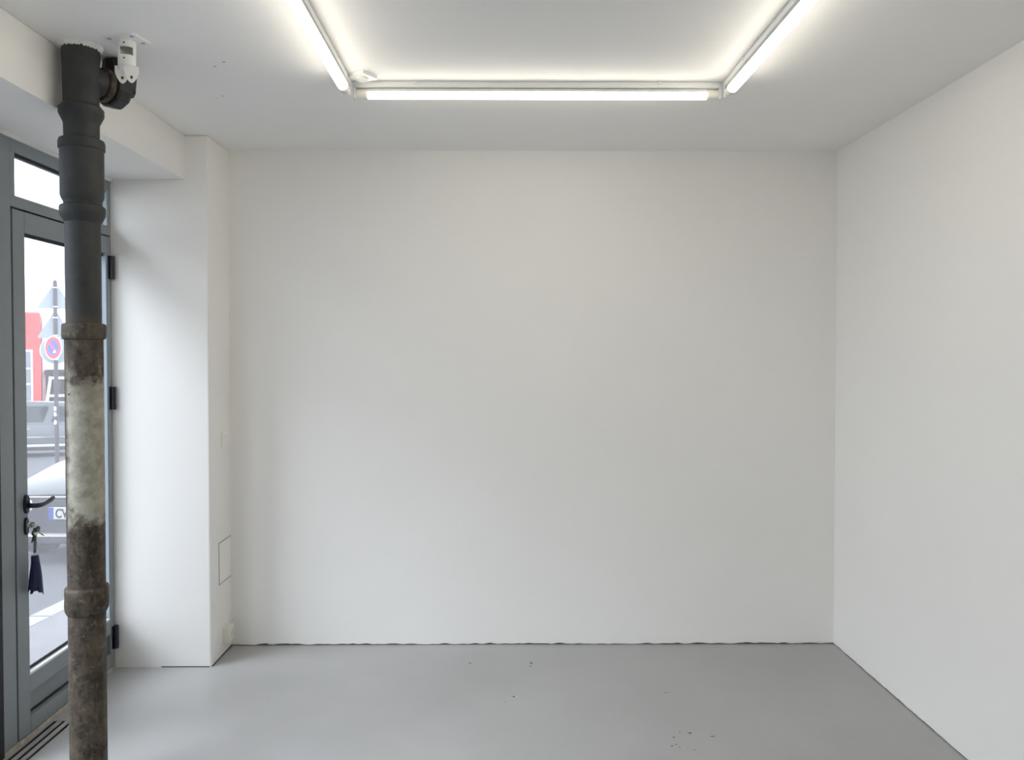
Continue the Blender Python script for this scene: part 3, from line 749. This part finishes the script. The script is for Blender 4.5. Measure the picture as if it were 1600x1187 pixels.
for s in (-1, 1):
    part('headlight', BX((s * .53 - .12, F - .10, .49), (s * .53 + .12, F + .008, .61), .03, 3), 'head_lamp', c1, smooth=True)
pl = part('number_plate', BX((-.26, F - .004, .425), (.26, F + .014, .535), .003), 'plate_white', c1)
part('country_band', BX((.215, F + .013, .427), (.259, F + .0155, .533)), 'plate_blue', pl)
part('plate_trim', BX((-.257, F + .013, .427), (-.215, F + .0155, .533)), 'plate_blue', pl)
bm = text_mesh('CV-', .108)
# glyphs run along -X here because the nose points at the viewer
bmesh.ops.transform(bm, matrix=Matrix.Translation((.198, F + .0155, .441)) @ Matrix.Rotation(math.pi, 4, 'Z') @ Matrix.Rotation(math.pi / 2, 4, 'X') @ Matrix.Diagonal((.80, 1.05, 1, 1)), verts=bm.verts)
part('plate_lettering', bm, 'plate_ink', pl)

# the silver estate seen from the side further down the street
hd = math.atan2(.861, .508)
prof2 = [(-2.2, .34, .70, .70), (-2.12, .24, .80, .80), (-1.6, .16, .85, .85), (-.5, .15, .84, .86), (.6, .15, .83, .86), (1.1, .16, .80, .85), (1.7, .20, .74, .80), (2.1, .24, .64, .74), (2.2, .30, .58, .68)]
ax = Vector((.861, .508)); pc = Vector((-11.52, 19.62)) + ax * .42
car('estate_car', 'silver grey estate car seen side on behind the street sign pole', (pc.x, pc.y, rz(pc.y)), hd, 'car_silver', prof2, (-2.1, -1.85, -.02, 1.0, 1.34), .86, [(-1.35, .30), (1.38, .30)],
    ((-1.95, -1.42, -1.75, -1.30), (-1.34, -.52, -1.22, -.40), (-.36, .58, -.20, -.10)))

# ------------------------------------------------------------------ street sign pole
sx0, sy0 = -9.765, 17.0
sp = thing('street_sign_pole', (sx0, sy0, gz(sy0) - .02), 'dark street pole carrying triangular and round signs seen from behind', 'sign pole')
part('pole', lathe(B(), [(.045, gz(sy0) - .15), (.043, 1.0), (.041, 3.20), (.03, 3.24)], (sx0, sy0, 0), seg=18), 'pole_brown', sp, smooth=True)
vd = Vector((.498, -.867, 0)); rd = Vector((.867, .498, 0))    # towards the viewer / to the right
def tri(cz, hw, h, name):
    pts = []
    for (x, y_), a0 in (((-hw, 0), 150), ((hw, 0), 270), ((0, h), 30)):
        for k in range(5):
            t = R(a0 + 120 * k / 4); pts.append((x * .9 + .03 * math.cos(t), y_ + .03 * math.sin(t)))
    o_ = Vector((sx0, sy0, cz)) - vd * .062
    return part(name, prism(B(), pts, frame(o_, rd, (0, 0, 1)), -.004), 'sign_back', sp)
tri(2.65, .33, .50, 'triangle_sign'); tri(2.00, .34, .54, 'triangle_sign')
part('round_sign', prism(B(), circ(.30, 40), frame(Vector((sx0, sy0, 1.70)) - vd * .062, rd, (0, 0, 1)), -.004), 'sign_back', sp)
part('sign_rim', holed(B(), circ(.308, 40), circ(.293, 40), frame(Vector((sx0, sy0, 1.70)) - vd * .060, rd, (0, 0, 1)), -.008), 'sign_white', sp)
for z in (3.08, 2.66, 2.42, 2.03, 1.9, 1.5):
    part('clamp', lathe(B(), [(.046, z - .014), (.050, z - .012), (.050, z + .012), (.046, z + .014)], (sx0, sy0, 0), seg=18), 'clamp_steel', sp, smooth=True)
# no-parking disc turned half away
nv = (Matrix.Rotation(R(-52), 3, 'Z') @ vd).normalized(); nr_ = Vector((-nv.y, nv.x, 0))
nc = Vector((sx0, sy0, 1.755)) + vd * .24 - rd * .04
Mn = lambda off: frame(nc + nv * off, nr_, (0, 0, 1))
ns = part('no_parking_sign', prism(B(), circ(.262, 40), Mn(0), .012), 'sign_white', sp)
part('red_disc', prism(B(), circ(.238, 40), Mn(.0125), .002), 'sign_red', ns)
part('blue_disc', prism(B(), circ(.165, 40), Mn(.015), .002), 'sign_blue', ns)
cb_, sb_ = math.cos(R(-45)), math.sin(R(-45))
part('red_slash', prism(B(), [(x * cb_ - y_ * sb_, x * sb_ + y_ * cb_) for x, y_ in ((-.18, -.024), (.18, -.024), (.18, .024), (-.18, .024))], Mn(.0175), .002), 'sign_red', ns)
part('sticker', prism(B(), [(.01, -.12), (.09, -.10), (.08, -.05), (.045, -.045), (.03, -.075), (.005, -.08)], Mn(.02), .001), 'sign_white', ns)
for z in (.42, .30, .12):
    part('paper_scrap', BX((sx0 - .03, sy0 - .05, z - .05), (sx0 + .02, sy0 - .035, z + .04), .004), 'sign_white', sp)

# ------------------------------------------------------------------ buildings at the end of the street
gb_ = rz(34)
CB = Vector((-19.0, 32.0, 0)); ang = math.atan2(rd.y, rd.x)       # facades square to the line of the street's end
def block(name, label, cat):
    t = thing(name, (CB.x, CB.y, gb_), label, cat, local=True); t.rotation_euler = (0, 0, ang); return t
Zl = lambda z: z - gb_
rbld = block('red_building', 'low red rendered building with a white framed window', 'building')
part('wall', BX((-11, 0, -.3), (0, 8, Zl(3.36)), .1, 3), 'red_render', rbld)
wn = part('window_frame', BX((-2.4, -.06, Zl(-1.5)), (-.29, .02, Zl(1.80)), .01), 'sign_white', rbld)
for x0, x1 in ((-2.32, -1.70), (-1.64, -1.02), (-.96, -.36)):
    for z0_, z1_ in ((-1.4, -.55), (-.47, .35), (.43, 1.0), (1.06, 1.72)):
        part('pane', BX((x0, -.08, Zl(z0_)), (x1, -.04, Zl(z1_))), 'window_grey', wn)
pb = block('pale_building', 'pale rendered building with a dark slatted shopfront', 'building')
part('wall', BX((.02, 1.0, -.3), (8, 8, Zl(3.0)), .03), 'pale_render', pb)
shf = part('shopfront', BX((.16, .86, 0), (4.6, 1.05, Zl(.95))), 'shutter_dark', pb)
for k in range(20):
    x0 = .22 + k * .21; part('slat', BX((x0, .80, 0), (x0 + .06, .87, Zl(.74)), .005), 'slat_grey', shf)
part('sign_band', BX((.10, .78, Zl(.76)), (4.7, .90, Zl(.92)), .01), 'shutter_dark', shf)
ld = block('step_ladder', 'cream wooden step ladder standing before the dark shopfront', 'ladder')
def bar(a, b, wd, dp):
    a = Vector(a); b = Vector(b); bm = B(); t = (b - a).normalized(); s = t.cross(Vector((0, 1, 0))).normalized()
    v = [bm.verts.new(p + s * i * wd + Vector((0, j * dp, 0))) for p in (a, b) for i, j in ((-1, -1), (1, -1), (1, 1), (-1, 1))]
    for f in ((0, 1, 2, 3), (4, 5, 6, 7), (0, 1, 5, 4), (1, 2, 6, 5), (2, 3, 7, 6), (3, 0, 4, 7)): bm.faces.new([v[i] for i in f])
    return bm
zt_l = Zl(.68)
part('rail', bar((.02, -.5, 0), (.34, -.05, zt_l), .055, .04), 'ladder_cream', ld)
part('rail', bar((1.06, -.5, 0), (.98, -.05, zt_l), .055, .04), 'ladder_cream', ld)
for z_ in (.35, .75, 1.15, 1.55, zt_l - .06):
    q = z_ / zt_l; part('rung', bar((.02 + .32 * q, -.5 + .45 * q, z_), (1.06 - .08 * q, -.5 + .45 * q, z_), .05, .035), 'ladder_cream', ld)
